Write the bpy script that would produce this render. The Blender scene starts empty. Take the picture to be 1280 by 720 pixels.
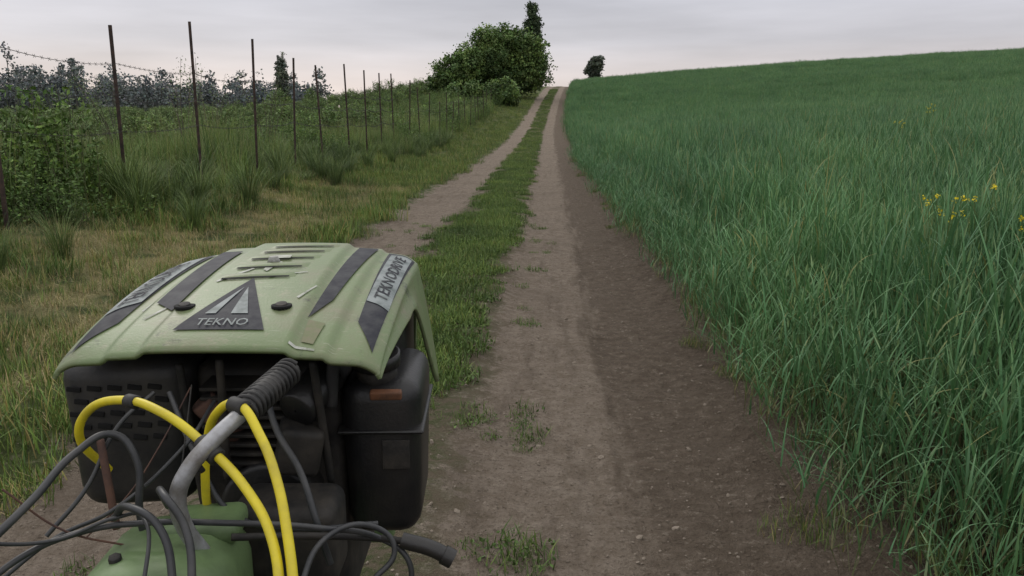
import bpy, math, random, bmesh
import numpy as np
from mathutils import Vector, Matrix
random.seed(7); rng=np.random.default_rng(7)
sc=bpy.context.scene
sc.view_settings.view_transform='Standard'; sc.view_settings.look='None'; sc.view_settings.exposure=0

# ------------------------------------------------------------------ helpers
_T=rng.random((256,256))
def vnoise(x,y,s=1.0,o=0):
    x=np.asarray(x,float)*s+o*17.3+500; y=np.asarray(y,float)*s+o*7.7+500
    xi=np.floor(x).astype(int); yi=np.floor(y).astype(int); fx=x-xi; fy=y-yi
    fx=fx*fx*(3-2*fx); fy=fy*fy*(3-2*fy)
    g=lambda a,b:_T[a%256,b%256]
    return (g(xi,yi)*(1-fx)+g(xi+1,yi)*fx)*(1-fy)+(g(xi,yi+1)*(1-fx)+g(xi+1,yi+1)*fx)*fy
def sstep(a,b,x):
    t=np.clip((np.asarray(x,float)-a)/(b-a),0,1); return t*t*(3-2*t)
_yy=np.linspace(-60,1000,4241)
_rh=np.interp(_yy,[-60,25,45,60,88,115,135,160,220,400,1000],[0,0,.2,.8,3.4,5.8,6.8,6.4,3,0,0])
k=np.ones(61)/61; _rh=np.convolve(np.pad(_rh,30,mode='edge'),k,'valid')
def road(y): return np.interp(y,_yy,_rh)
def xc(y): return np.clip((np.asarray(y,float)-50)/80,0,1.6)**1.5*2.5
def H(x,y):
    x=np.asarray(x,float); y=np.asarray(y,float)
    s=x-xc(y)
    w=1-.8*sstep(9,45,-s)
    h=road(y)*w
    r=np.clip(s-3,0,None); h=h+.085*100*(1-np.exp(-r/100))*1.05*(1-.9*sstep(170,330,y))
    h=h+.33*sstep(2.6,5.0,-s)-.45*sstep(6,18,-s)
    rut=-.05*(sstep(.25,.6,s)*(1-sstep(1.55,1.95,s)))-.045*(sstep(-1.75,-1.4,s)*(1-sstep(-.75,-.45,s)))
    rut=rut-.022*(sstep(1.0,1.12,s)*(1-sstep(1.45,1.6,s)))
    h=h+rut+.05*sstep(1.65,2.05,s)
    near=1-sstep(25,50,y)
    h=h+near*(.026*(vnoise(x,y,2.2)-.5)+.018*(vnoise(x,y,6,1)-.5)+.016*(vnoise(x,y,15,2)-.5))
    h=h+.25*(vnoise(x,y,.12,3)-.5)*sstep(3,10,abs(s))
    return h

class MB:
    def __init__(s): s.v=[];s.f=[];s.c=[]
    def add(s,vs,fs,col):
        o=len(s.v); s.v+= [tuple(p) for p in vs]; s.f+=[tuple(i+o for i in f) for f in fs]; s.c+=[tuple(col)+(1,)]*len(vs)
    def blade(s,b,az,L,w,lean,curl,n,col,tipcol=None,twist=0):
        dx,dy=math.cos(az),math.sin(az); a=lean; p=[b[0],b[1],b[2]]
        vs=[];cs=[]
        for i in range(n+1):
            t=i/n; ww=w*.5*max(0.03,(1-t))**.75*(.55+.45*min(1,t*3))
            px,py=-math.sin(az+twist*t),math.cos(az+twist*t)
            vs.append((p[0]-px*ww,p[1]-py*ww,p[2])); vs.append((p[0]+px*ww,p[1]+py*ww,p[2]))
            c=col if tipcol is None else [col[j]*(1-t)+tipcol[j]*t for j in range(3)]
            cs+= [tuple(c)+(1,)]*2
            st=L/n; p=[p[0]+dx*math.sin(a)*st,p[1]+dy*math.sin(a)*st,p[2]+math.cos(a)*st]; a+=curl*(t*1.6+.2)/n
        o=len(s.v); s.v+=vs; s.c+=cs
        s.f+=[(o+2*i,o+2*i+1,o+2*i+3,o+2*i+2) for i in range(n)]
    def tube(s,pts,rads,n,col):
        pts=[Vector(p) for p in pts]; o=len(s.v)
        for i,p in enumerate(pts):
            d=(pts[min(i+1,len(pts)-1)]-pts[max(i-1,0)]).normalized()
            u=d.orthogonal().normalized() if i==0 else (u-d*u.dot(d)).normalized()
            w=d.cross(u)
            for k in range(n):
                a=2*math.pi*k/n; s.v.append(tuple(p+(u*math.cos(a)+w*math.sin(a))*rads[i])); s.c.append(tuple(col)+(1,))
        for i in range(len(pts)-1):
            for k in range(n):
                s.f.append((o+i*n+k,o+i*n+(k+1)%n,o+(i+1)*n+(k+1)%n,o+(i+1)*n+k))
    def leaf(s,p,size,col,asp=.6):
        n=Vector((random.gauss(0,1),random.gauss(0,1),random.gauss(.5,1))).normalized()
        u=n.orthogonal().normalized(); a=random.random()*6.28; w=n.cross(u); u2=u*math.cos(a)+w*math.sin(a); w2=n.cross(u2)
        p=Vector(p); u2=u2*size*.5; w2=w2*size*.5*asp
        s.add([p-u2,p+w2-n*size*.08,p+u2,p-w2-n*size*.08],[(0,1,2,3)],col)
    def obj(s,name,mat,smooth=False,link=True):
        me=bpy.data.meshes.new(name); me.from_pydata(s.v,[],s.f)
        at=me.color_attributes.new('tint','FLOAT_COLOR','POINT'); at.data.foreach_set('color',np.array(s.c,dtype=np.float32).ravel())
        if smooth: me.polygons.foreach_set('use_smooth',[True]*len(me.polygons))
        me.materials.append(mat); ob=bpy.data.objects.new(name,me)
        if link: sc.collection.objects.link(ob)
        return ob

def newmat(name):
    m=bpy.data.materials.new(name); m.use_nodes=True; nt=m.node_tree; return m,nt,nt.nodes,nt.links,nt.nodes['Principled BSDF']
def plantmat(name,transl=.25,rough=.55,var=.5,scale=.7,spec=.25):
    m,nt,N,L,P=newmat(name)
    at=N.new('ShaderNodeAttribute'); at.attribute_name='tint'
    geo=N.new('ShaderNodeNewGeometry'); no=N.new('ShaderNodeTexNoise'); no.inputs['Scale'].default_value=scale; no.inputs['Detail'].default_value=2
    L.new(geo.outputs['Position'],no.inputs['Vector'])
    cr=N.new('ShaderNodeValToRGB'); cr.color_ramp.elements[0].position=.3; cr.color_ramp.elements[1].position=.7
    a=1-var/2; b=1+var/2
    cr.color_ramp.elements[0].color=(a*.5,a*.5,a*.52,1); cr.color_ramp.elements[1].color=(b*.5*1.08,b*.5,b*.5*.9,1); L.new(no.outputs['Fac'],cr.inputs[0])
    vm=N.new('ShaderNodeVectorMath'); vm.operation='MULTIPLY'; L.new(at.outputs['Color'],vm.inputs[0]); L.new(cr.outputs[0],vm.inputs[1])
    v2=N.new('ShaderNodeVectorMath'); v2.operation='SCALE'; v2.inputs['Scale'].default_value=2; L.new(vm.outputs[0],v2.inputs[0]); vm=v2
    out=N['Material Output']; L.new(vm.outputs[0],P.inputs['Base Color']); P.inputs['Roughness'].default_value=rough; P.inputs['Specular IOR Level'].default_value=spec
    if transl>0:
        tr=N.new('ShaderNodeBsdfTranslucent'); L.new(vm.outputs[0],tr.inputs['Color'])
        mx=N.new('ShaderNodeMixShader'); mx.inputs[0].default_value=transl; L.new(P.outputs[0],mx.inputs[1]); L.new(tr.outputs[0],mx.inputs[2]); L.new(mx.outputs[0],out.inputs['Surface'])
    return m
def simplemat(name,col,rough=.5,metal=0,c2=None,scale=8,bump=0,bscale=60,spec=.5,lo=.4,hi=.65):
    m,nt,N,L,P=newmat(name)
    tc=N.new('ShaderNodeTexCoord'); no=N.new('ShaderNodeTexNoise'); no.inputs['Scale'].default_value=scale; no.inputs['Detail'].default_value=6; no.inputs['Roughness'].default_value=.65
    L.new(tc.outputs['Object'],no.inputs['Vector'])
    cr=N.new('ShaderNodeValToRGB'); cr.color_ramp.elements[0].position=lo; cr.color_ramp.elements[1].position=hi
    cr.color_ramp.elements[0].color=tuple(col)+(1,); cr.color_ramp.elements[1].color=tuple(c2 or col)+(1,)
    L.new(no.outputs['Fac'],cr.inputs[0]); L.new(cr.outputs[0],P.inputs['Base Color'])
    P.inputs['Roughness'].default_value=rough; P.inputs['Metallic'].default_value=metal; P.inputs['Specular IOR Level'].default_value=spec
    if bump:
        n2=N.new('ShaderNodeTexNoise'); n2.inputs['Scale'].default_value=bscale; n2.inputs['Detail'].default_value=4; L.new(tc.outputs['Object'],n2.inputs['Vector'])
        b=N.new('ShaderNodeBump'); b.inputs['Strength'].default_value=bump; b.inputs['Distance'].default_value=.002; L.new(n2.outputs['Fac'],b.inputs['Height']); L.new(b.outputs[0],P.inputs['Normal'])
    return m

# ------------------------------------------------------------------ world
w=bpy.data.worlds.new("World"); sc.world=w; w.use_nodes=True
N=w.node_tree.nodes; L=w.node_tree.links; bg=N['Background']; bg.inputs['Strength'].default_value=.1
sky=N.new('ShaderNodeTexSky'); sky.sky_type='NISHITA'; sky.sun_disc=False; sky.sun_elevation=math.radians(22); sky.sun_rotation=math.radians(-35)
tc=N.new('ShaderNodeTexCoord'); sp=N.new('ShaderNodeSeparateXYZ'); L.new(tc.outputs['Generated'],sp.inputs[0])
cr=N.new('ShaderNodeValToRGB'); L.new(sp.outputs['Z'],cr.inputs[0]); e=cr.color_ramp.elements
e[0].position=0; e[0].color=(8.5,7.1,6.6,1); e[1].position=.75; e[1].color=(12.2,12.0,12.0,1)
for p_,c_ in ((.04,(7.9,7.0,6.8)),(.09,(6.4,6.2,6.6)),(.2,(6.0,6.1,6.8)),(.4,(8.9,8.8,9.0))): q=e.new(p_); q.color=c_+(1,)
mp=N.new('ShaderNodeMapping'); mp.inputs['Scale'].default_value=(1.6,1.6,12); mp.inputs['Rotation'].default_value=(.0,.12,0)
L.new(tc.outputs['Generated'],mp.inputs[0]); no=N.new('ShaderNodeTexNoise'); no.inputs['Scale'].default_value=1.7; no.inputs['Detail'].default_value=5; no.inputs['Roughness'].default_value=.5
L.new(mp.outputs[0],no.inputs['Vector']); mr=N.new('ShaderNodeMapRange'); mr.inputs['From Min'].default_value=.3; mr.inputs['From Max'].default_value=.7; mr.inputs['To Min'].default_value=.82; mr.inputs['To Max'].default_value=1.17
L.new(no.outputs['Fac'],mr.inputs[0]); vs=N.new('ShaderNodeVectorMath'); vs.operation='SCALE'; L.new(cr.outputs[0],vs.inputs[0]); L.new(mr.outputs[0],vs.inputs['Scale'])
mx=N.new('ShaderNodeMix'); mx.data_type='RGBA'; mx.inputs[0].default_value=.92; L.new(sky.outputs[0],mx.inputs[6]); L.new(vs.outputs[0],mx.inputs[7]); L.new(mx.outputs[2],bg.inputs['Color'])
sl=bpy.data.lights.new('sun','SUN'); sl.energy=.7; sl.angle=math.radians(20); sl.color=(1,.95,.88); so=bpy.data.objects.new('sun',sl); sc.collection.objects.link(so)
el=math.radians(35); az=math.radians(-35); sky.sun_elevation=el; d=Vector((math.sin(az)*math.cos(el),math.cos(az)*math.cos(el),math.sin(el))); so.rotation_euler=d.to_track_quat('Z','Y').to_euler()

# ------------------------------------------------------------------ ground
def axis(segs):
    out=[]
    for a,b,n in segs: out+=list(np.linspace(a,b,n,endpoint=False))
    out.append(segs[-1][1]); return np.array(out)
xs=axis([(-900,-150,16),(-150,-40,24),(-40,-8,40),(-8,-3,40),(-3,3,190),(3,8,40),(8,40,45),(40,150,40),(150,900,16)])
ys=axis([(-40,0,20),(0,1.5,12),(1.5,9,210),(9,25,110),(25,60,70),(60,180,90),(180,400,30),(400,1200,12)])
X,Y=np.meshgrid(xs,ys); Z=H(X,Y); nx=len(xs); ny=len(ys)
me=bpy.data.meshes.new('ground'); V=np.stack([X,Y,Z],-1).reshape(-1,3)
ii=(np.arange(ny-1)[:,None]*nx+np.arange(nx-1)[None]).ravel(); F=np.stack([ii,ii+1,ii+nx+1,ii+nx],-1)
me.vertices.add(len(V)); me.vertices.foreach_set('co',V.ravel()); me.loops.add(F.size); me.loops.foreach_set('vertex_index',F.ravel())
me.polygons.add(len(F)); me.polygons.foreach_set('loop_start',np.arange(len(F))*4); me.update(); me.validate()
me.polygons.foreach_set('use_smooth',[True]*len(F))
a=me.attributes.new('sx','FLOAT','POINT'); a.data.foreach_set('value',(X-xc(Y)).ravel().astype(np.float32))
g=bpy.data.objects.new('ground',me); sc.collection.objects.link(g)
m,nt,N,L,P=newmat('soil_track_verge'); me.materials.append(m)
def nd(t,**k):
    n=N.new(t)
    for a,b in k.items(): setattr(n,a,b)
    return n
geo=nd('ShaderNodeNewGeometry'); sxa=nd('ShaderNodeAttribute',attribute_name='sx'); sep=nd('ShaderNodeSeparateXYZ'); L.new(geo.outputs['Position'],sep.inputs[0])
def noise(scale,detail=4,rough=.6,vec=None):
    n=nd('ShaderNodeTexNoise'); n.inputs['Scale'].default_value=scale; n.inputs['Detail'].default_value=detail; n.inputs['Roughness'].default_value=rough; L.new(vec or geo.outputs['Position'],n.inputs['Vector']); return n.outputs['Fac']
def math_(op,a,b=None,c=None):
    n=nd('ShaderNodeMath',operation=op)
    for i,v in enumerate((a,b,c)):
        if v is None: continue
        if isinstance(v,(int,float)): n.inputs[i].default_value=v
        else: L.new(v,n.inputs[i])
    return n.outputs[0]
def mr_(v,a,b,c=0,d=1,smooth=True):
    n=nd('ShaderNodeMapRange',interpolation_type='SMOOTHSTEP' if smooth else 'LINEAR'); L.new(v,n.inputs[0])
    for i,q in zip(('From Min','From Max','To Min','To Max'),(a,b,c,d)): n.inputs[i].default_value=q
    return n.outputs[0]
def mix_(f,a,b):
    n=nd('ShaderNodeMix',data_type='RGBA')
    if isinstance(f,(int,float)): n.inputs[0].default_value=f
    else: L.new(f,n.inputs[0])
    for i,v in ((6,a),(7,b)):
        if isinstance(v,tuple): n.inputs[i].default_value=v+(1,)
        else: L.new(v,n.inputs[i])
    return n.outputs[2]
nA=noise(3.5,6,.7); nB=noise(14,5,.7); nC=noise(60,4,.7); nD=noise(.9,3)
s=math_('ADD',sxa.outputs['Fac'],math_('MULTIPLY',math_('SUBTRACT',nA,.5),.75))
s=math_('ADD',s,math_('MULTIPLY',math_('SUBTRACT',nB,.5),.3))
sl_=math_('SUBTRACT',s,mr_(sep.outputs['Y'],2.2,5.5,.35,0))
rt=math_('MULTIPLY',mr_(s,.30,.46),mr_(s,1.80,2.10,1,0)); lt=math_('MULTIPLY',mr_(sl_,-1.70,-1.5),mr_(s,-.66,-.48,1,0))
trk=math_('MAXIMUM',rt,lt)
mpn=nd('ShaderNodeMapping'); mpn.inputs['Scale'].default_value=(1,.12,1); L.new(geo.outputs['Position'],mpn.inputs[0]); nS=noise(9,4,.6,mpn.outputs[0])
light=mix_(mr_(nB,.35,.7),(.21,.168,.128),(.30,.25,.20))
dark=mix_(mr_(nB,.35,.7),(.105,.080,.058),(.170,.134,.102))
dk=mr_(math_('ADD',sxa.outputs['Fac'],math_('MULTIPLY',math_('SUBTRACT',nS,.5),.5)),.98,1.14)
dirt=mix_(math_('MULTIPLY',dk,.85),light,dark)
dirt=mix_(mr_(nS,.5,.72,0,.6),dirt,(.135,.106,.080))
dirt=mix_(mr_(nC,.52,.68,0,.7),dirt,(.078,.060,.045))
dirt=mix_(mr_(noise(25,5,.75),.55,.67,0,.6),dirt,(.36,.305,.245))
dirt=mix_(mr_(nD,.45,.7,0,.4),dirt,(.155,.122,.093))
straw=mix_(mr_(nC,.4,.65),(.18,.16,.07),(.36,.32,.16)); gsoil=mix_(mr_(nB,.35,.65),(.060,.075,.028),(.10,.13,.042))
sv=math_('MULTIPLY',mr_(nD,.42,.54),mr_(sxa.outputs['Fac'],-5,-3.8)); sv=math_('MULTIPLY',sv,mr_(sxa.outputs['Fac'],-2.1,-1.7,1,0)); sv=math_('MULTIPLY',sv,mr_(sep.outputs['Y'],9,22,1,.2))
verge=mix_(sv,gsoil,straw)
strip=mix_(mr_(nB,.4,.6),(.15,.122,.085),(.085,.095,.042))
verge=mix_(mr_(sxa.outputs['Fac'],-1.2,-1.0),verge,strip)
crop=mix_(mr_(sep.outputs['Y'],30,70),(.05,.042,.026),(.068,.125,.040))
verge=mix_(mr_(sxa.outputs['Fac'],1.5,1.8),verge,crop)
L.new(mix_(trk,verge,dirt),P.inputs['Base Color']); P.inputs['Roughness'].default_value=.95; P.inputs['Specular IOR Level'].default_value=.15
wv=nd('ShaderNodeTexWave',wave_type='BANDS',bands_direction='Y'); wv.inputs['Scale'].default_value=4.2; wv.inputs['Distortion'].default_value=9; wv.inputs['Detail'].default_value=4; wv.inputs['Detail Scale'].default_value=2.5; L.new(geo.outputs['Position'],wv.inputs[0])
hh=math_('ADD',math_('MULTIPLY',nB,1.5),math_('MULTIPLY',nC,.8)); hh=math_('ADD',hh,math_('MULTIPLY',noise(170,3),.35)); hh=math_('ADD',hh,math_('MULTIPLY',math_('MULTIPLY',wv.outputs[0],math_('MULTIPLY',dk,mr_(nA,.4,.6))),.4))
bp=nd('ShaderNodeBump'); bp.inputs['Strength'].default_value=1; bp.inputs['Distance'].default_value=.042; L.new(hh,bp.inputs['Height']); L.new(bp.outputs[0],P.inputs['Normal'])

# ------------------------------------------------------------------ scatter system
def scatter(name,variants,pts,rotz,scl,tilt=.08,idx=None):
    n=len(pts)
    col=bpy.data.collections.new(name+'_source')
    for q_,v in enumerate(variants): v.name='v%02d_%s'%(q_,v.name); col.objects.link(v)   # collection info sorts by name
    me=bpy.data.meshes.new(name); me.vertices.add(n); me.vertices.foreach_set('co',np.asarray(pts,np.float32).ravel())
    R=np.stack([rng.normal(0,tilt,n),rng.normal(0,tilt,n),rotz],-1).astype(np.float32)
    a=me.attributes.new('rot','FLOAT_VECTOR','POINT'); a.data.foreach_set('vector',R.ravel())
    scl=np.asarray(scl,np.float32); 
    if scl.ndim==1: scl=np.stack([scl]*3,-1)
    a=me.attributes.new('scl','FLOAT_VECTOR','POINT'); a.data.foreach_set('vector',scl.ravel())
    if idx is None: idx=rng.integers(0,len(variants),n)
    a=me.attributes.new('vid','INT','POINT'); a.data.foreach_set('value',np.asarray(idx,np.int32))
    ob=bpy.data.objects.new(name,me); sc.collection.objects.link(ob)
    ng=bpy.data.node_groups.new(name+'_gn','GeometryNodeTree'); ng.interface.new_socket('Geometry',in_out='INPUT',socket_type='NodeSocketGeometry'); ng.interface.new_socket('Geometry',in_out='OUTPUT',socket_type='NodeSocketGeometry')
    A=ng.nodes; K=ng.links; gi=A.new('NodeGroupInput'); go=A.new('NodeGroupOutput'); ip=A.new('GeometryNodeInstanceOnPoints'); ci=A.new('GeometryNodeCollectionInfo')
    ci.inputs['Collection'].default_value=col; ci.inputs['Separate Children'].default_value=True; ci.inputs['Reset Children'].default_value=True
    def na(nm,ty):
        q=A.new('GeometryNodeInputNamedAttribute'); q.data_type=ty; q.inputs['Name'].default_value=nm; return next(o for o in q.outputs if o.enabled and o.name=='Attribute')
    K.new(gi.outputs[0],ip.inputs['Points']); K.new(ci.outputs[0],ip.inputs['Instance']); ip.inputs['Pick Instance'].default_value=True
    K.new(na('vid','INT'),ip.inputs['Instance Index']); K.new(na('rot','FLOAT_VECTOR'),ip.inputs['Rotation']); K.new(na('scl','FLOAT_VECTOR'),ip.inputs['Scale']); K.new(ip.outputs[0],go.inputs[0])
    md=ob.modifiers.new('scatter','NODES'); md.node_group=ng
    print(name,n)
    return ob
def jit(x0,x1,y0,y1,sp,j=.5):
    gx,gy=np.meshgrid(np.arange(x0,x1,sp),np.arange(y0,y1,sp)); gx=gx.ravel();gy=gy.ravel()
    return gx+rng.uniform(-j,j,len(gx))*sp, gy+rng.uniform(-j,j,len(gy))*sp
U=random.uniform
def jc(c,v=.15):
    k=1+U(-v,v); return [c[0]*k*(1+U(-.08,.08)),c[1]*k,c[2]*k*(1+U(-.12,.12))]

# ------------------------------------------------------------------ wheat
wheatm=plantmat('wheat_leaf',.15,.5,.45,.6)
def wheat(name,n,r,wf=1.0,nl=4,seg=6,edge=False,square=False):
    b=MB()
    hv=[[U(.82,1.1) for _ in range(8)] for _ in range(8)]
    for i in range(n):
        if square: bx,by=U(-r,r),U(-r,r); hk=hv[int((bx/r+1)*3.99)][int((by/r+1)*3.99)]
        else: a=U(0,6.28); q=r*math.sqrt(random.random()); bx,by=q*math.cos(a),q*math.sin(a); hk=1
        h=U(.64,.98)*hk; la=U(0,6.28); ln=abs(random.gauss(0,.09))+(U(.05,.45) if edge else 0)
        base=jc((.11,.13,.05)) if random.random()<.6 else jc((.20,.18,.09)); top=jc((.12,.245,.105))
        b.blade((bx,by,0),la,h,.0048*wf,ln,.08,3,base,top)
        for k in range(nl):
            f=(k+1.0+U(-.3,.3))/(nl+.4); z=h*f*.9; px=bx+math.cos(la)*math.sin(ln)*z; py=by+math.sin(la)*math.sin(ln)*z
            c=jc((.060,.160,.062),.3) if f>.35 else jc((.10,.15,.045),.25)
            if f<.3 and random.random()<.4: c=jc((.28,.24,.12))
            tip=jc((.13,.26,.12),.3)
            if random.random()<.05: tip=jc((.33,.30,.12))
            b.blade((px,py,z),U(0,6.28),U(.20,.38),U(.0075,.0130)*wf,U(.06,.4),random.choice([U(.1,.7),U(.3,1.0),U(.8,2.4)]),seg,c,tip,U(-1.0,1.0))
        if random.random()<.45:
            px=bx+math.cos(la)*math.sin(ln)*h*.98; py=by+math.sin(la)*math.sin(ln)*h*.98
            b.blade((px,py,h*.97),la,.085,.009*wf,ln+.1,.25,3,jc((.16,.27,.12)),jc((.21,.32,.15)))
    return b.obj(name,wheatm,True,link=False)
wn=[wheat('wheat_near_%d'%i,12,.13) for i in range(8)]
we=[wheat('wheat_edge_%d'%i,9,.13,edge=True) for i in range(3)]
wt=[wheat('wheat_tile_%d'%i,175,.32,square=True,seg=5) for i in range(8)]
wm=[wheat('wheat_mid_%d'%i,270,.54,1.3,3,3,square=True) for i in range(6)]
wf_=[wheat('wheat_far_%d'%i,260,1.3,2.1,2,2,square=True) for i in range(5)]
P_=[];S_=[];I_=[];R_=[]
def emit(x,y,sc_,i0,i1,sq=False):
    P_.append(np.stack([x,y,H(x,y)-.01],-1)); S_.append(sc_); I_.append(rng.integers(i0,i1,len(x)))
    R_.append(rng.integers(0,4,len(x))*math.pi/2+rng.normal(0,.1,len(x)) if sq else rng.uniform(0,6.28,len(x)))
def EX(y): return 1.92-.10*sstep(5,22,y)
def edge_(y): return EX(y)+.26*(vnoise(y*0,y,1.1,5)-.5)+.14*(vnoise(y*0,y,4,6)-.5)
def crops(y0,y1,sp,i0,i1,smax,d0=-9,d1=1e9,sq=False,j=.5):
    x,y=jit(1.5,smax,y0,y1,sp,j); s=x-xc(y); e=edge_(y); d=s-EX(y)
    k=(s>e)&(x<.75+.69*y+1.6)&(d>d0)&(d<d1); x=x[k];y=y[k]; s=s[k]; e=e[k]; hs=.80+.26*vnoise(x,y,.35,8)+.2*(vnoise(x,y,1.3,31)-.5)+(.04 if sq else .09)*rng.normal(size=len(x))
    hs*=.55+.45*sstep(0,.6,s-e)
    emit(x,y,np.stack([np.ones(len(x)),np.ones(len(x)),hs],-1)*rng.uniform(.97,1.08,len(x))[:,None],i0,i1,False if y0>=40 else sq)
crops(-.4,11,.15,0,8,14,d1=.75)
crops(-.4,11,.50,11,19,14,d0=.85,sq=True,j=.2)
crops(11,40,.19,0,8,14,d1=.8)
crops(11,40,.86,19,25,36,d0=.95,sq=True,j=.25)
crops(40,150,1.45,25,30,120,d0=1.3,sq=True,j=.5); crops(40,150,.32,0,8,14,d1=1.3)
y=np.arange(.8,30,.075); x=edge_(y)-.02+rng.normal(0,.08,len(y))
emit(x,y,np.stack([np.ones(len(x)),np.ones(len(x)),rng.uniform(.3,.75,len(x))],-1)*rng.uniform(.65,1,len(x))[:,None],8,11)
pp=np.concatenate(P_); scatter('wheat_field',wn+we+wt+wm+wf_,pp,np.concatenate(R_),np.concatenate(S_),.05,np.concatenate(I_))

# ------------------------------------------------------------------ grasses
grassm=plantmat('grass_leaf',0,.6,.55,.9)
def grass(name,n,r,h0,h1,wd,cols,lean=.45,curl=1.0,seg=3):
    b=MB()
    for i in range(n):
        a=U(0,6.28); q=r*math.sqrt(random.random()); c=random.choice(cols); c=jc(c,.25)
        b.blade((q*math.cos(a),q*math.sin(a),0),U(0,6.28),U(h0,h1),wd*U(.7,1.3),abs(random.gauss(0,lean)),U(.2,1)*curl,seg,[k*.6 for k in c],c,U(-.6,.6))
    return b
G1=(.135,.225,.052);G2=(.185,.265,.068);G3=(.09,.168,.045);ST=(.42,.36,.19);ST2=(.31,.285,.11)
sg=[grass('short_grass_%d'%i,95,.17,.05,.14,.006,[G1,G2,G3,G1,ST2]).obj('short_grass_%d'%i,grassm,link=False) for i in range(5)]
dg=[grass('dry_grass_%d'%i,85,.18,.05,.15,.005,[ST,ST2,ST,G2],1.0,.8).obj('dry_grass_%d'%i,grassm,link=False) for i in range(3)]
W1=(.11,.18,.05);W2=(.085,.145,.042)
def lowweed(i):
    b=grass('',60,.10,.025,.085,.0055,[W1,W2,G1,G2],.7,1.2)
    for k in range(26 if i<3 else 60):
        a=U(0,6.28);q=.10*math.sqrt(random.random()); b.leaf((q*math.cos(a),q*math.sin(a),U(.006,.03)),U(.010,.024),jc(random.choice([W1,W2]),.35),.6)
    return b.obj('low_weed_%d'%i,grassm,link=False)
lw=[lowweed(i) for i in range(4)]
P_=[];S_=[];I_=[];R_=[]
def put(x,y,a,b,i0,i1): emit(x,y,rng.uniform(a,b,len(x))[:,None]*np.ones((1,3)),i0,i1)
x,y=jit(-5.2,-.9,1.0,26,.185); e=-1.62+.35*(vnoise(x,y,1.3,9)-.5)+.2*(vnoise(x,y,5,10)-.5)+.42*(1-sstep(2.2,5.5,y)); ed=(x<e)&(x>-.75*y-1.2); x=x[ed];y=y[ed]
dn=vnoise(x,y,.8,11)*.7+vnoise(x,y,2.2,51)*.3; yel=(dn>.43-.12*np.exp(-((y-7.5)/3.5)**2))&(x<-1.9)&(y<16)&(y>3.4)
k=yel&(rng.random(len(x))<.75); put(x[k],y[k],.7,1.1,5,8)
k=(~yel)|(rng.random(len(x))<.2); put(x[k],y[k],.6,1.3,0,5)
k=(y<5)&(rng.random(len(x))<.2); put(x[k],y[k],.8,1.2,5,8)
k=(~yel)&(vnoise(x,y,1.7,41)>.55)&(rng.random(len(x))<.4); put(x[k],y[k],1.3,2.2,0,5)
x,y=jit(-5.4,-1.5,26,100,.5); x=x+xc(y); put(x,y,1.2,2.0,0,5)
x,y=jit(-.66,.46,1.4,26,.08); c=vnoise(x,y,2.6,12)*.5+vnoise(x,y,7,13)*.5; 
lim=.36+.44*np.abs(np.clip((x+.10)/.58,-1,1))**2.5+.26*(1-sstep(2,5,y)); k=(c>lim); put(x[k],y[k],.6,1.5,8,12)
k2=k&(c>lim+.08)&(rng.random(len(x))<.3); put(x[k2],y[k2],.35,.8,0,5)
x,y=jit(-.55,.28,26,110,.25); x=x+xc(y); k=vnoise(x,y,1.2,61)>.28; put(x[k],y[k],1.0,1.8,8,12); put(x[::3],y[::3],.7,1.1,0,5)
x,y=jit(.35,.8,1.8,14,.13); k=vnoise(x,y,3,14)+vnoise(x,y,9,15)*.3>.97; put(x[k],y[k],.5,1.1,8,12)
x,y=jit(1.6,2.0,1.3,30,.12); k=vnoise(x,y,3,16)>.68+.6*(1.85-x); put(x[k],y[k],.4,.8,0,5)
x,y=jit(-1.3,-.7,1,12,.2); k=vnoise(x,y,3,18)>.8; put(x[k],y[k],.5,1.0,8,12)
pp=np.concatenate(P_); scatter('verge_grass',sg+dg+lw,pp,np.concatenate(R_),np.concatenate(S_),.08,np.concatenate(I_))

def tallgrass(i):
    b=grass('',150,.36,.30,.85,.010,[G1,G2,G3,(.15,.24,.075)],.28,1.4,4)
    for k in range(20):
        a=U(0,6.28);q=.36*random.random(); hh=U(.7,1.0); x0,y0=q*math.cos(a),q*math.sin(a); b.blade((x0,y0,0),U(0,6.28),hh,.004,.08,.2,3,ST2,(.3,.3,.16))
    return b.obj('tall_grass_%d'%i,grassm,link=False)
def broad(i):
    b=MB()
    for k in range(20):
        a=U(0,6.28);q=.36*math.sqrt(random.random()); p=[q*math.cos(a),q*math.sin(a)]; hh=U(.45,1.0); dx,dy=U(-.2,.2),U(-.2,.2)
        b.tube([(p[0],p[1],0),(p[0]+dx*.5,p[1]+dy*.5,hh*.5),(p[0]+dx,p[1]+dy,hh)],[.006,.005,.002],3,(.09,.11,.05))
        for j in range(50):
            t=U(.15,1.0); rr=.15*(1.15-t)+.03; a=U(0,6.28); b.leaf((p[0]+dx*t+rr*U(.2,1)*math.cos(a),p[1]+dy*t+rr*U(.2,1)*math.sin(a),hh*t),U(.03,.075),jc(random.choice([G1,G3,(.10,.165,.052)]),.3),.5)
    return b.obj('broadleaf_weed_%d'%i,grassm,link=False)
def tuft(i):
    b=MB()
    for k in range(150):
        a=U(0,6.28); q=.10*math.sqrt(random.random()); c=jc(random.choice([(.12,.195,.06),(.095,.155,.055),(.17,.245,.08)]),.3)
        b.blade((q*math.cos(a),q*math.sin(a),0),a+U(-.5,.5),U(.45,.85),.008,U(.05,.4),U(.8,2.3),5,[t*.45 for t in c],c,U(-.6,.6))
    return b.obj('grass_tuft_%d'%i,grassm,link=False)
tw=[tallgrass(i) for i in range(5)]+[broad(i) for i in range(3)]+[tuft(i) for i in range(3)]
P_=[];S_=[];I_=[];R_=[]
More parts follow.
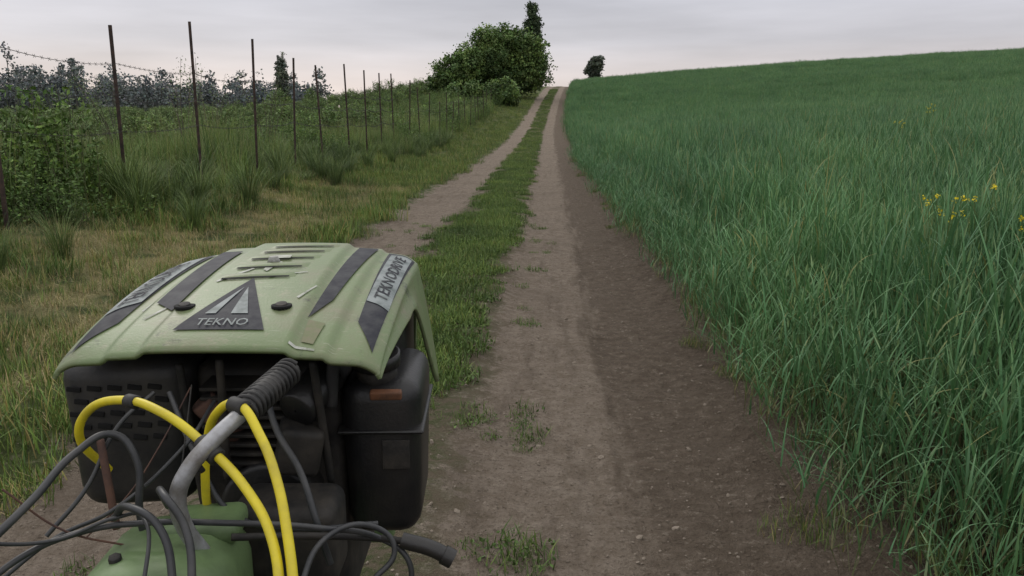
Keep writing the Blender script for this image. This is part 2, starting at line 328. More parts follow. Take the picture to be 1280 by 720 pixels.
x,y=jit(-10,-3.2,2,36,.44); e=-4.15+1.2*(vnoise(y*0,y,.5,19)-.5)+.9*(vnoise(x,y,1.3,20)-.5); k=(x<e)&(x>-.8*y-2); x=x[k];y=y[k];e=e[k]
b_=vnoise(x,y,.7,21)>.62; f=.45+1.0*vnoise(x,y,.9,22); ramp=.45+.55*sstep(0,.9,e-x)
f=f*ramp*(1-.35*sstep(5.5,8,-x))
for sel,i0,i1 in ((b_,5,8),(~b_,0,5)): emit(x[sel],y[sel],np.stack([np.maximum(.8,f[sel]),np.maximum(.8,f[sel]),f[sel]*rng.uniform(.8,1.25,sel.sum())],-1),i0,i1)
x,y=jit(-6.5,-3.6,4,40,.7); k=rng.random(len(x))<.5; put(x[k],y[k],.5,1.2,8,11)
emit(np.array([-4.35,-4.5,-4.25]),np.array([9.6,9.75,9.8]),np.ones((3,3))*[[1.15],[1.0],[1.1]],8,11)
x,y=jit(-18,-4.2,36,110,1.0); x=x+xc(y); put(x,y,1.0,1.6,0,8)
x,y=jit(-24,-10,10,36,.8);k=(x>-.8*y-2); x=x[k];y=y[k]; put(x,y,.6,.95,0,8)
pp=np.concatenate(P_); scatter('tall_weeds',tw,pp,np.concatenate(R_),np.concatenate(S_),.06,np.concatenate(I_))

peb=[]
stone=simplemat('clod',(.15,.12,.09),.95,0,(.30,.255,.205),30)
for i in range(3):
    bm=bmesh.new(); bmesh.ops.create_icosphere(bm,subdivisions=2,radius=1)
    for v in bm.verts: v.co*=U(.75,1.1); v.co.z*=.6
    me=bpy.data.meshes.new('clod_%d'%i); bm.to_mesh(me); bm.free(); me.materials.append(stone); peb.append(bpy.data.objects.new('clod_%d'%i,me))
n=5500; x=rng.uniform(-1.6,2.1,n); y=1.3+rng.random(n)**1.6*14; scl=rng.uniform(.002,.007,n)*np.where(rng.random(n)<.08,2.4,1)
scatter('soil_clods',peb,np.stack([x,y,H(x,y)+.001],-1),rng.uniform(0,6,n),scl,.5)

# ------------------------------------------------------------------ trees
def crown(b,lobes,nclump,nleaf,ls,cols,cr=.5):
    zs=[l[2]-l[5] for l in lobes]; zt=[l[2]+l[5] for l in lobes]; z0=min(zs);z1=max(zt)
    wts=[l[3]*l[4]*l[5] for l in lobes]
    for i in range(nclump):
        l=random.choices(lobes,wts)[0]
        v=Vector((random.gauss(0,1),random.gauss(0,1),random.gauss(0,1))).normalized(); q=random.random()**.45*U(.8,1.16)
        c=Vector((l[0]+v.x*l[3]*q,l[1]+v.y*l[4]*q,l[2]+v.z*l[5]*q)); rr=cr*U(.5,1.3); base=random.choice(cols); k=U(.55,1.45)*(.6+.55*(c.z-z0)/(z1-z0))  # crown shade painted into leaf colour, darker low down
        for j in range(nleaf):
            p=c+Vector((random.gauss(0,.45),random.gauss(0,.45),random.gauss(0,.38)))*rr
            kk=max(.3,k*(1+.35*(p.z-c.z)/rr))  # lower leaves of each clump painted darker as self-shade
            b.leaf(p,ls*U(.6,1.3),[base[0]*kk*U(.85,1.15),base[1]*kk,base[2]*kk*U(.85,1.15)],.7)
def limbs(b,h,r,n,spread,lean=0):
    b.tube([(0,0,-.3),(lean*.3,0,h*.35),(lean*.6,.05,h*.6),(lean,0,h*.9)],[r,r*.8,r*.5,r*.12],8,(.07,.06,.045))
    for i in range(n):
        a=U(0,6.28); z=h*U(.2,.6); e=spread*U(.5,.95); p0=Vector((lean*z/h,0,z)); p2=p0+Vector((math.cos(a)*e,math.sin(a)*e,h*U(.15,.35)))
        b.tube([p0,(p0+p2)/2+Vector((0,0,U(0,.4))),p2],[r*.45,r*.28,r*.08],6,(.07,.06,.045))
leafm=plantmat('tree_leaf',0,.6,.35,.5)
DG=[(.095,.16,.050),(.12,.19,.058),(.075,.13,.044),(.14,.215,.066)]
def tree(name,x,y,lobes,h,r,nc,nl,ls,cols=DG,cr=.8,nlimb=8,spread=3,mat=leafm):
    b=MB(); limbs(b,h,r,nlimb,spread); crown(b,lobes,nc,nl,ls,cols,cr)
    o=b.obj(name,mat); o.location=(x,y,float(H(x,y))-.1); return o
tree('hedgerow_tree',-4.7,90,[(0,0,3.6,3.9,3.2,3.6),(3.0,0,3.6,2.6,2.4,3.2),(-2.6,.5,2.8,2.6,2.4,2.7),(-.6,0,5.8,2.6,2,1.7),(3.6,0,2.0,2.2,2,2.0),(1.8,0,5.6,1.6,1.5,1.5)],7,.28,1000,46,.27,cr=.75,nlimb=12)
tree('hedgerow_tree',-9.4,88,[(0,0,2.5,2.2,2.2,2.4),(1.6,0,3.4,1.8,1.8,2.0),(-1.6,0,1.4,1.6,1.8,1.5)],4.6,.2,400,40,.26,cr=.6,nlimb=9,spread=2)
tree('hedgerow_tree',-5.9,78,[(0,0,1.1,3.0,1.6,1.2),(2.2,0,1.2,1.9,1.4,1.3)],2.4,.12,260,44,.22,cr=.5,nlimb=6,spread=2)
PD=[(.05,.08,.042),(.062,.092,.048),(.042,.068,.038)]
tree('poplar_tree',-1.9,131,[(0,0,6.2,1.45,1.3,4.8),(.1,0,9.0,1.2,1.0,3.2),(0,0,3.5,1.5,1.4,2.6),(-.2,0,11.4,.8,.7,1.2)],11,.22,700,34,.30,PD,.5,8,1)
tree('deciduous_tree',9.6,160,[(0,0,5.0,1.5,1.5,1.6),(.4,0,6.0,1.2,1.2,1.2),(-.7,0,4.4,1.3,1.2,1.4),(0,0,3.2,1.2,1.2,1.4)],5.5,.2,260,30,.36,[(.085,.11,.085),(.10,.125,.095)],.5,6,1)  # leaf greens greyed, distance haze painted in
HAZE_TINT=[(.115,.14,.115),(.13,.155,.125),(.10,.122,.105)]  # pale greyed greens, aerial haze mixed into the leaf colour
tree('poplar_tree',.75-.283*150-.045*150,150,[(0,0,6.5,1.2,1.2,5),(0,0,10.2,.8,.8,2.2)],11,.2,300,30,.33,HAZE_TINT,.45,6,1)
b=MB()
for i in range(280):
    dd=U(170,300); xx=-dd*U(.28,.80)+U(-3,3); g0=float(H(xx,dd)); tall=random.random()<.25
    hh=U(12,18) if tall else U(8,12); rw=U(1.2,1.9) if tall else U(2.5,5)
    if xx>-dd*.5: hh*=.75
    b.tube([(xx,dd,g0-1),(xx,dd,g0+hh*.8)],[.25,.08],5,(.10,.10,.09))
    for j in range(34 if tall else 50):
        v=Vector((random.gauss(0,1),random.gauss(0,1),0)).normalized(); t=U(.12,1); rr=rw*math.sqrt(max(0.02,1-(2*t-1)**2))*math.sqrt(random.random())
        c=Vector((xx+v.x*rr,dd+v.y*rr,g0+hh*t)); col=random.choice([(.14,.165,.17),(.155,.18,.185),(.125,.15,.155)]); kk=.8+.35*t  # bluish haze and lighter tops painted into the leaf colour
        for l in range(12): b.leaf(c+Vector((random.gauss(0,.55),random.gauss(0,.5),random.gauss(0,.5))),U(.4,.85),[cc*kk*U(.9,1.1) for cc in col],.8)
b.obj('distant_treeline',plantmat('distant_leaf_hazed',0,.9,.2,.1))
def bush(i):
    b=MB(); limbs(b,1.9,.05,6,.7); crown(b,[(0,0,1.3,.85,.85,.85),(U(-.4,.4),U(-.4,.4),1.9,.55,.55,.6),(U(-.5,.5),U(-.5,.5),.8,.7,.7,.6)],42,26,.13,[(.12,.19,.062),(.15,.225,.072),(.10,.16,.056)],.28)
    for k in range(10):
        a=U(0,6.28); p=Vector((.4*math.cos(a),.4*math.sin(a),1.7)); q=p+Vector((U(-.3,.3),U(-.3,.3),U(.5,1.0))); b.tube([p,q],[.01,.004],3,(.08,.07,.05))
        for j in range(14): b.leaf(p.lerp(q,U(.1,1))+Vector((U(-.08,.08),U(-.08,.08),0)),U(.06,.12),jc((.13,.20,.070)),.5)
    return b.obj('orchard_tree_%d'%i,leafm,link=False)
bs=[bush(i) for i in range(5)]
P=[]
for row in range(18):
    xr=-14-row*3.8
    for yy in np.arange(26,125,1.8):
        if xr>-.85*yy-4 and rng.random()<.9: P.append((xr+rng.normal(0,.25)+xc(yy)*.5,yy+rng.normal(0,.3)))
P=np.array(P); hs=rng.uniform(.5,.76,len(P))*(1+.25*sstep(40,100,P[:,1])); hs*=np.where(rng.random(len(P))<.07,1.4,1)
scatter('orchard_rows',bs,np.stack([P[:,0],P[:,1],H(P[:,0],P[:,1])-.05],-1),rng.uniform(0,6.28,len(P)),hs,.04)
P=[]
for i in range(55):
    yy=rng.uniform(26,84); P.append((-5.8+rng.normal(0,.7)-rng.random()*1.2+float(xc(yy)),yy))
P=np.array(P); scatter('hedge_shrubs',[bush(i+5) for i in range(3)],np.stack([P[:,0],P[:,1],H(P[:,0],P[:,1])-.3],-1),rng.uniform(0,6.28,len(P)),rng.uniform(.35,.75,len(P)),.05)
for (xx,yy,hh) in ((-7.2,17.5,2.3),(-9.5,19,2.2),(-6.6,21,2.4),(-12,21,2.3),(-10.2,26,2.6)):
    b=MB(); 
    for k in range(7):
        p=Vector((0,0,.1)); q=Vector((U(-.7,.7),U(-.7,.7),hh*U(.75,1.05))); mid=(p+q)/2+Vector((U(-.1,.1),U(-.1,.1),.1)); b.tube([p,mid,q],[.012,.008,.003],4,(.08,.07,.055))
        for j in range(90):
            t=random.random()**.7; c=p.lerp(mid,t*2) if t<.5 else mid.lerp(q,t*2-1); b.leaf(c+Vector((U(-.13,.13),U(-.13,.13),U(-.1,.1))),U(.03,.07),jc((.14,.20,.09)),.45)
    o=b.obj('wild_sapling',leafm); o.location=(xx,yy,float(H(xx,yy)))

flm=plantmat('rape_petal',.2,.6,.1)
for (xx,yy,hh,n) in ((2.48,3.62,.93,6),(2.84,3.5,.90,5),(6.9,13.5,1.15,12),(5.4,11,1.05,7),(2.64,3.95,.92,4),(2.95,4.1,.95,4)):
    b=MB()
    for k in range(n):
        q=Vector((U(-.08,.08),U(-.08,.08),hh*U(.94,1.05))); b.tube([(0,0,0),(q.x*.4,q.y*.4,hh*.6),q],[.004,.003,.0015],3,(.12,.18,.06))
        for j in range(8): b.leaf(q+Vector((U(-.012,.012),U(-.012,.012),U(-.018,.010))),U(.008,.014),(.72,.62,.03),.9)
    for j in range(14): b.leaf((U(-.08,.08),U(-.08,.08),hh*U(.2,.8)),U(.04,.08),jc(G1),.3)
    o=b.obj('yellow_wildflower',flm); o.location=(xx,yy,float(H(xx,yy)))

# ------------------------------------------------------------------ fence
fence=bpy.data.objects.new('barbed_wire_fence',None); sc.collection.objects.link(fence)
rust=simplemat('rusty_steel',(.028,.020,.018),.85,.1,(.075,.045,.034),14,.5)
wire=simplemat('wire',(.05,.045,.042),.6,.6)
tops=[2.45,2.47,2.78,2.75,2.60,2.60,2.78,2.75,2.8,2.9,2.8]
fy=[7.6,9.85,12.2,14.5,16.8,19,21.4,23.6,25.8,28,30.5]+[33+3.1*i for i in range(13)]
heads=[]
for i,yy in enumerate(fy):
    xx=-4.54+float(xc(yy))+(0 if i==1 else U(-.07,.07)); g0=float(H(xx,yy)); top=tops[i] if i<len(tops) else g0+U(1.7,2.35)
    b=MB(); lx,ly=(0,0) if i in(1,2) else (U(-.10,.10),U(-.06,.06)); t=.021; z0=g0-.4
    def q(z): f=(z-g0)/2; return xx+lx*f,yy+ly*f
    for (ax,ay,bx_,by_) in ((-t,-.004,t,.004),(-.004,.0045,.004,2*t)):
        vs=[]
        for z in (z0,top):
            px,py=q(z); vs+=[(px+ax,py+ay,z),(px+bx_,py+ay,z),(px+bx_,py+by_,z),(px+ax,py+by_,z)]
        b.add(vs,[(0,3,2,1),(4,5,6,7),(0,1,5,4),(1,2,6,5),(2,3,7,6),(3,0,4,7)],(.1,.1,.1))
    o=b.obj('post_%d'%i,rust); o.parent=fence; heads.append((xx,yy,g0,lx,ly))
for wi,hz in enumerate((1.74,1.35,.95)):
    b=MB()
    for i in range(len(heads)-1):
        A,B=heads[i],heads[i+1]; p=Vector((A[0]+.035,A[1],A[2]+hz+U(-.05,.05))) if i==0 else last; q_=Vector((B[0]+.035,B[1],B[2]+hz+U(-.05,.05))); sag=U(.03,.10)
        pts=[p.lerp(q_,t)-Vector((0,0,sag*4*t*(1-t))) for t in np.linspace(0,1,9)]; b.tube(pts,[.0038]*9,4,(.1,.1,.1)); last=q_
        if i<9:
            for t in np.arange(.03,1,.055):
                c=p.lerp(q_,t)-Vector((0,0,sag*4*t*(1-t)))
                for sgn in (-1,1): b.tube([c+Vector((-.014*sgn,.006,-.018)),c+Vector((.014*sgn,-.006,.018))],[.0022,.0022],3,(.1,.1,.1))
    if wi==0:
        A=heads[0]; b.tube([(A[0],A[1],A[2]+1.74),(A[0]-.9,A[1]-2.2,A[2]+1.85)],[.0032]*2,4,(.1,.1,.1))
    o=b.obj('wire_%d'%wi,wire); o.parent=fence

# ------------------------------------------------------------------ walking tractor
tr=bpy.data.objects.new('two_wheel_tractor',None); sc.collection.objects.link(tr); tr.location=(.75,0,0); tr.rotation_euler=(0,0,math.radians(2.57))
def par(o): o.parent=tr; return o
green=simplemat('green_paint',(.138,.190,.082),.45,0,(.170,.225,.102),5,.2,300,lo=.3,hi=.75)
nt=green.node_tree; N=nt.nodes; L=nt.links; P=N['Principled BSDF']; src=P.inputs['Base Color'].links[0].from_socket
tcx=N.new('ShaderNodeTexCoord')
def layer(src,sc_,lo,hi,mx_,col,stretch=None):
    n1=N.new('ShaderNodeTexNoise'); n1.inputs['Scale'].default_value=sc_; n1.inputs['Detail'].default_value=8; n1.inputs['Roughness'].default_value=.72
    if stretch:
        mp=N.new('ShaderNodeMapping'); mp.inputs['Scale'].default_value=stretch; mp.inputs['Rotation'].default_value=(0,0,.5); L.new(tcx.outputs['Object'],mp.inputs[0]); L.new(mp.outputs[0],n1.inputs['Vector'])
    else: L.new(tcx.outputs['Object'],n1.inputs['Vector'])
    r1=N.new('ShaderNodeMapRange'); r1.inputs['From Min'].default_value=lo; r1.inputs['From Max'].default_value=hi; r1.inputs['To Max'].default_value=mx_; L.new(n1.outputs['Fac'],r1.inputs[0])
    m1=N.new('ShaderNodeMix'); m1.data_type='RGBA'; L.new(r1.outputs[0],m1.inputs[0]); L.new(src,m1.inputs[6]); m1.inputs[7].default_value=col+(1,); return m1.outputs[2]
src=layer(src,38,.55,.68,.6,(.27,.25,.17)); src=layer(src,9,.48,.66,.6,(.19,.175,.11)); src=layer(src,30,.60,.66,.8,(.33,.35,.26),(1,14,1)); src=layer(src,22,.58,.68,.8,(.050,.055,.035))
L.new(src,P.inputs['Base Color'])
blackp=simplemat('black_plastic',(.010,.010,.011),.42,0,(.024,.022,.020),9,.25,200)
cover=simplemat('dusty_plastic',(.018,.018,.019),.5,0,(.040,.037,.033),14,.25,200)
slotm=simplemat('slot_shade_washer_black',(.003,.003,.003),.9,0,(.005,.005,.005),14)  # black for flush strips that paint slot shade; washers share it
dustb=simplemat('dusty_black_metal',(.008,.0075,.007),.7,0,(.040,.034,.027),16,.5,90)
decald=simplemat('decal_dark',(.018,.019,.028),.6,0,(.05,.053,.058),40,spec=.2)
decall=simplemat('decal_grey',(.26,.29,.29),.55,0,(.12,.145,.14),35,spec=.3)
yel=simplemat('yellow_hose',(.70,.58,.02),.42,0,(.50,.41,.03),18)
steel=simplemat('worn_steel',(.42,.43,.45),.4,.35,(.20,.19,.18),20)
rubber=simplemat('rubber',(.016,.016,.016),.65,0,(.040,.038,.035),30)
cablem=simplemat('cable_sheath',(.025,.027,.030),.45,0,(.055,.055,.055),20)
rustm=simplemat('rusty_rod',(.12,.06,.04),.8,0,(.06,.035,.03),30)
label=simplemat('rusty_label',(.20,.085,.04),.7,0,(.10,.05,.03),40)
ggreen=simplemat('gearbox_green',(.155,.235,.10),.45,0,(.09,.135,.06),9,.3,80)
def S(a,t,off=0):
    aa=abs(a); f=max(0,(aa-.6)/.4)
    hw=.215-.012*t
    x=-.390+.022*t+hw*a; y=1.01+t*(.41-(.15 if a<0 else .03)*f**2)-.008*math.cos(a*1.5)*(1-t)
    z=1.060+.068*math.sin(t*1.5)-.010*math.exp(-t*14)-.010*aa**2-.012*max(0,(aa-.85)/.15)**2
    z+=.007*(1-float(sstep(.40,.46,aa+.06*(t-.5))))+off-.006*float(sstep(.66,.71,aa))
    return (x,y,z)
def gridmesh(name,fn,nu,nv,mat,solid=0):
    vs=[fn(i/nu,j/nv) for j in range(nv+1) for i in range(nu+1)]
    fs=[(j*(nu+1)+i,j*(nu+1)+i+1,(j+1)*(nu+1)+i+1,(j+1)*(nu+1)+i) for j in range(nv) for i in range(nu)]
    me=bpy.data.meshes.new(name); me.from_pydata(vs,[],fs); me.materials.append(mat); me.polygons.foreach_set('use_smooth',[True]*len(fs))
    o=bpy.data.objects.new(name,me); sc.collection.objects.link(o)
    if solid: md=o.modifiers.new('s','SOLIDIFY'); md.thickness=solid; md.offset=-1
    return par(o)
def sidedepth(t):
    return .006+.022*min(1,t/.5)+ .19*float(sstep(.55,1.0,t))**1.3
def hood(u,t):
    if u<.12:
        k=(.12-u)/.12; p=S(-1,t); d_=sidedepth(t)*k; return (p[0]-.010*math.sin(min(1,k)*1.57)*min(1,d_/.03)-.03*d_/.24,p[1]+.03*d_,p[2]-d_)
    if u>.88:
        k=(u-.88)/.12; p=S(1,t); d_=sidedepth(t)*k; return (p[0]+.012*math.sin(min(1,k)*1.57)*min(1,d_/.03)+.022*d_/.24,p[1]+.05*d_,p[2]-d_)
    return S((u-.5)/.38,t)
gridmesh('hood',hood,130,48,green,.006)
gridmesh('hood_nose',lambda u,t:(lambda p:(p[0]*1.0+(-.381-p[0])*.06*t,p[1]+.04*math.sin(t*1.57)+.001,p[2]-.17*(t**1.2)-.002))(S(u*2-1,1)),40,8,green,.004)
def patch(name,c,mat,off=.0018,nu=14,nv=14):
    (a0,t0),(a1,t1),(a2,t2),(a3,t3)=c
    def f(u,v):
        a=(a0*(1-u)+a1*u)*(1-v)+(a3*(1-u)+a2*u)*v; t=(t0*(1-u)+t1*u)*(1-v)+(t3*(1-u)+t2*u)*v; return S(a,t,off)
    return gridmesh(name,f,nu,nv,mat)
def mirr(sgn,pts):
    if sgn>0: return pts
    q=[(-a,t) for a,t in pts]; return [q[1],q[0],q[3],q[2]]
for sgn,nm in ((-1,'left'),(1,'right')):
    patch('decal_flank_'+nm,mirr(sgn,[(.79,.22),(.94,.06),(.975,.97),(.74,.97)]),decald,.0018,24,14)
    patch('decal_flank_light_'+nm,mirr(sgn,[(.785,.38),(.955,.34),(.955,.95),(.775,.93)]),decall,.003,24,14)
    patch('decal_inner_'+nm,mirr(sgn,[(.47,.20),(.57,.34),(.65,.97),(.48,.97)]) if sgn>0 else mirr(sgn,[(.47,.25),(.64,.32),(.645,.90),(.48,.90)]),decald,.0022,24,14)
for i,t in enumerate((.50,.61,.72,.82,.91)):
    def rim(u,v,t=t,i=i): 
        a=-.35+.56*u+.03*i; return S(a,t+.03*u+(v-.5)*.06,.004*math.sin(v*math.pi)*(math.sin(u*math.pi)+1e-9)**.3)
    gridmesh('louvre_rim_%d'%i,rim,20,6,green)
    patch('louvre_gap_shade_%d'%i,[(-.31+.03*i,t-.034),(.17+.03*i,t-.006),(.17+.03*i,t+.004),(-.31+.03*i,t-.020)],slotm,.0024,12,2)  # flat dark strip painting the shade inside the louvre
def tri(pts,mat,off):
    def f(u,v):
        a=(pts[0][0]*(1-u)+pts[1][0]*u)*(1-v)+pts[2][0]*v; t=(pts[0][1]*(1-u)+pts[1][1]*u)*(1-v)+pts[2][1]*v; return S(a,t,off)
    return gridmesh('logo_part',f,10,10,mat)
tri([(-.32,.09),(.255,.09),(-.075,.48)],decald,.0018)
tri([(-.19,.185),(-.12,.185),(-.075,.39)],decall,.003)
tri([(-.02,.185),(.09,.185),(-.05,.39)],decall,.003)
def textmesh(txt,name,mapf,mat,off=.0032):
    cu=bpy.data.curves.new(name,'FONT'); cu.body=txt; cu.resolution_u=2; cu.offset=.004; o=bpy.data.objects.new(name+'_tmp',cu); sc.collection.objects.link(o)
    bpy.context.view_layer.update(); me=bpy.data.meshes.new_from_object(o.evaluated_get(bpy.context.evaluated_depsgraph_get())); bpy.data.objects.remove(o)
    xs_=[v.co.x for v in me.vertices]; ys_=[v.co.y for v in me.vertices]; x0,x1,y0,y1=min(xs_),max(xs_),min(ys_),max(ys_)
    for v in me.vertices: a,t=mapf((v.co.x-x0)/(x1-x0),(v.co.y-y0)/(y1-y0)); v.co=S(a,t,off)
    me.materials.clear(); me.materials.append(mat); ob=bpy.data.objects.new(name,me); sc.collection.objects.link(ob); return par(ob)
textmesh('TEKNO','logo_text',lambda u,v:(-.20+.33*u,.108+.042*v),decall,.0036)
textmesh('TEKNODRIVE','flank_text_right',lambda u,v:(.925-.10*v,.39+.50*u+.02*v),decald,.0044)
textmesh('TEKNODRIVE','flank_text_left',lambda u,v:(-.815-.10*v,.38+.48*u),decald,.0044)
patch('scuff_mark',[(.50,.06),(.58,.05),(.60,.17),(.48,.19)],simplemat('scuff',(.20,.19,.12),.8,0,(.155,.19,.09),60),.0016)
def cyl(name,p0,p1,r,mat,n=20,r2=None):
    b=MB(); p0=Vector(p0);p1=Vector(p1); r2=r if r2 is None else r2; d=p1-p0
    b.tube([p0,p0+d*.002,p0+d*.04,p0+d*.96,p0+d*.998,p1],[r*.05,r*.9,r,r2,r2*.9,r2*.05],n,(1,1,1)); o=b.obj(name,mat,True); return par(o)
for a in (-.38,.27):
    p=Vector(S(a,.25)); cyl('hood_bolt',p,p+Vector((0,-.001,.005)),.008,dustb); cyl('bolt_washer',p-Vector((0,0,.002)),p+Vector((0,0,.0026)),.0145,slotm)
p=Vector(S(-.05,.66)); cyl('hood_knob',p,p+Vector((0,0,.010)),.011,simplemat('worn_white',(.42,.42,.40),.6,0,(.16,.16,.14),60),16,.007)
sw=simplemat('scratch_white',(.48,.49,.44),.6,0,(.22,.24,.18),60)
patch('paint_chip_a',[(-.07,.57),(-.03,.55),(.02,.66),(-.06,.67)],sw,.0016,6,6); patch('paint_chip_b',[(-.34,.46),(-.32,.45),(-.14,.58),(-.16,.585)],sw,.0016,6,3); patch('paint_chip_c',[(-.10,.68),(.06,.69),(.05,.725),(-.09,.72)],sw,.0045,6,3)
for c_ in ([(-.62,.20),(-.60,.20),(-.50,.30),(-.515,.305)],[(.02,.50),(.03,.49),(.28,.55),(.27,.555)],[(-.72,.30),(-.70,.29),(-.68,.36),(-.70,.36)],[(.33,.32),(.35,.31),(.42,.42),(.41,.42)],[(.44,.03),(.60,.02),(.60,.028),(.44,.042)]): patch('paint_chip_d',c_,sw,.0016,4,2)
def box(name,c,sz,mat,bev=.01,rot=(0,0,0),taper=1.0):
    bm=bmesh.new(); bmesh.ops.create_cube(bm,size=1)
    for v in bm.verts:
        k=taper if v.co.z<0 else 1; v.co=Vector((v.co.x*sz[0]*k,v.co.y*sz[1]*k,v.co.z*sz[2]))
    if bev: bmesh.ops.bevel(bm,geom=bm.edges[:],offset=bev,segments=4,profile=.5,affect='EDGES')
    me=bpy.data.meshes.new(name); bm.to_mesh(me); bm.free(); me.polygons.foreach_set('use_smooth',[True]*len(me.polygons)); me.materials.append(mat)
    o=bpy.data.objects.new(name,me); sc.collection.objects.link(o); o.location=c; o.rotation_euler=rot; return par(o)
box('air_filter_cover',(-.560,1.17,.905),(.185,.19,.235),cover,.035,(0,0,.12),.9)
for r in range(5):
    for c in range(5):
        xx_=-.615+.027*c+.008*(r%2); zz_=.980-.019*r; box('cover_slot_shade_%d_%d'%(r,c),(xx_,1.0753+.12*(xx_+.56)+(.98-zz_)*.035,zz_),(.019,.003,.0075),slotm,.001,(0,.15,.12))  # flush black strips, recess shade painted onto the cover face
box('fuel_tank',(-.195,1.20,.855),(.122,.21,.25),blackp,.032,(0,0,.03),.88)
box('fuel_tank_seam',(-.195,1.20,.905),(.126,.214,.006),blackp,.003,(0,0,.03))
box('tank_label',(-.182,1.0985,.962),(.046,.012,.014),label,.003,(.3,0,.03))
box('tank_badge',(-.170,1.0985,.87),(.040,.004,.045),dustb,.001,(0,0,.03))
cyl('tank_neck',(-.20,1.14,.965),(-.20,1.13,.998),.030,dustb); cyl('tank_cap',(-.20,1.13,.998),(-.20,1.127,1.018),.036,blackp,24)
cyl('tank_side_hose',(-.258,1.08,.95),(-.252,1.09,1.03),.009,rubber)
box('engine_block',(-.36,1.27,.80),(.22,.30,.40),dustb,.02)
box('dark_interior_liner',(-.375,1.33,.955),(.40,.16,.24),blackp,.03)  # black box added so the space under the hood looks dark
for i in range(9): box('cooling_fin_%d'%i,(-.375,1.13,.87+.014*i),(.13,.12,.005),dustb,.001,(.05,0,0))
cyl('recoil_starter',(-.35,1.12,.80),(-.35,1.06,.80),.07,blackp,28); cyl('starter_hub',(-.35,1.065,.80),(-.35,1.045,.80),.03,dustb,20)
cyl('intake_pipe',(-.30,1.05,.955),(-.27,1.12,.985),.028,blackp); box('carburettor',(-.30,1.06,.90),(.06,.06,.07),dustb,.01,(.1,.2,.3))
cyl('muffler_pipe',(-.44,1.08,.96),(-.40,1.10,.90),.02,rustm)
for i,(a_,b_) in enumerate((((-.46,1.06,1.02),(-.45,1.08,.80)),((-.40,1.05,1.03),(-.405,1.06,.85)),((-.27,1.04,1.03),(-.26,1.07,.84)))): cyl('bracket_%d'%i,a_,b_,.006,dustb,8)
box('hood_bracket',(-.36,1.10,1.035),(.30,.03,.006),dustb,.002)
box('steering_housing',(-.400,.835,.790),(.165,.24,.175),ggreen,.055,(-.12,0,.15),1.05)
box('housing_cap',(-.375,.90,.865),(.09,.08,.03),ggreen,.012,(-.1,0,.15)); cyl('housing_bolt',(-.43,.79,.875),(-.43,.787,.888),.007,dustb,6)
box('housing_neck',(-.46,.70,.80),(.10,.12,.09),ggreen,.03,(.1,0,.5))
def curve(name,pts,r,mat):
    cu=bpy.data.curves.new(name,'CURVE'); cu.dimensions='3D'; cu.bevel_depth=r; cu.bevel_resolution=4; cu.resolution_u=10; cu.use_fill_caps=True
    sp=cu.splines.new('BEZIER'); sp.bezier_points.add(len(pts)-1)
    for q,p in zip(sp.bezier_points,pts): q.co=p; q.handle_left_type=q.handle_right_type='AUTO'
    cu.materials.append(mat); o=bpy.data.objects.new(name,cu); sc.collection.objects.link(o); return par(o)
Y1=[(-.53,.98,.90),(-.541,.941,.963),(-.517,.928,1.003),(-.470,.912,1.021),(-.409,.881,1.018),(-.342,.844,.989),(-.284,.797,.959),(-.250,.759,.928),(-.232,.720,.888),(-.222,.667,.83),(-.23,.60,.76)]
Y2=[(-.385,.935,.85),(-.383,.927,.898),(-.374,.919,.957),(-.3515,.899,1.008),(-.315,.873,1.030),(-.280,.837,1.006),(-.253,.799,.972),(-.234,.761,.936),(-.218,.720,.888),(-.206,.667,.83),(-.21,.60,.76)]
curve('yellow_hose_a',Y1,.0054,yel); curve('yellow_hose_b',Y2,.0054,yel)
def tape(name,p,q,r=.0085): cyl(name,p,q,r,rubber,12)
tape('tape_a',(-.460,.909,1.0215),(-.445,.901,1.022)); tape('tape_b',(-.352,.850,.9945),(-.328,.834,.981),.0105); tape('tape_c',(-.325,.881,1.0275),(-.304,.866,1.0275),.0095)
curve('tape_tail',[(-.345,.845,.985),(-.352,.838,.972),(-.346,.832,.966)],.004,rubber)
curve('steering_tube',[(-.351,.835,.86),(-.366,.815,.915),(-.368,.815,.945),(-.357,.820,.972),(-.336,.837,.998),(-.305,.882,1.024)],.0095,steel)
curve('rubber_grip',[(-.312,.868,1.019),(-.300,.910,1.029),(-.284,.980,1.036)],.0145,rubber)
p0=Vector((-.310,.875,1.0205));p1=Vector((-.284,.980,1.036)); ax=(p1-p0).normalized(); uu=ax.orthogonal().normalized(); ww=ax.cross(uu)
curve('grip_ridges',[p0.lerp(p1,i/96)+(uu*math.cos(i*math.pi/4)+ww*math.sin(i*math.pi/4))*.0155 for i in range(97)],.0026,rubber)
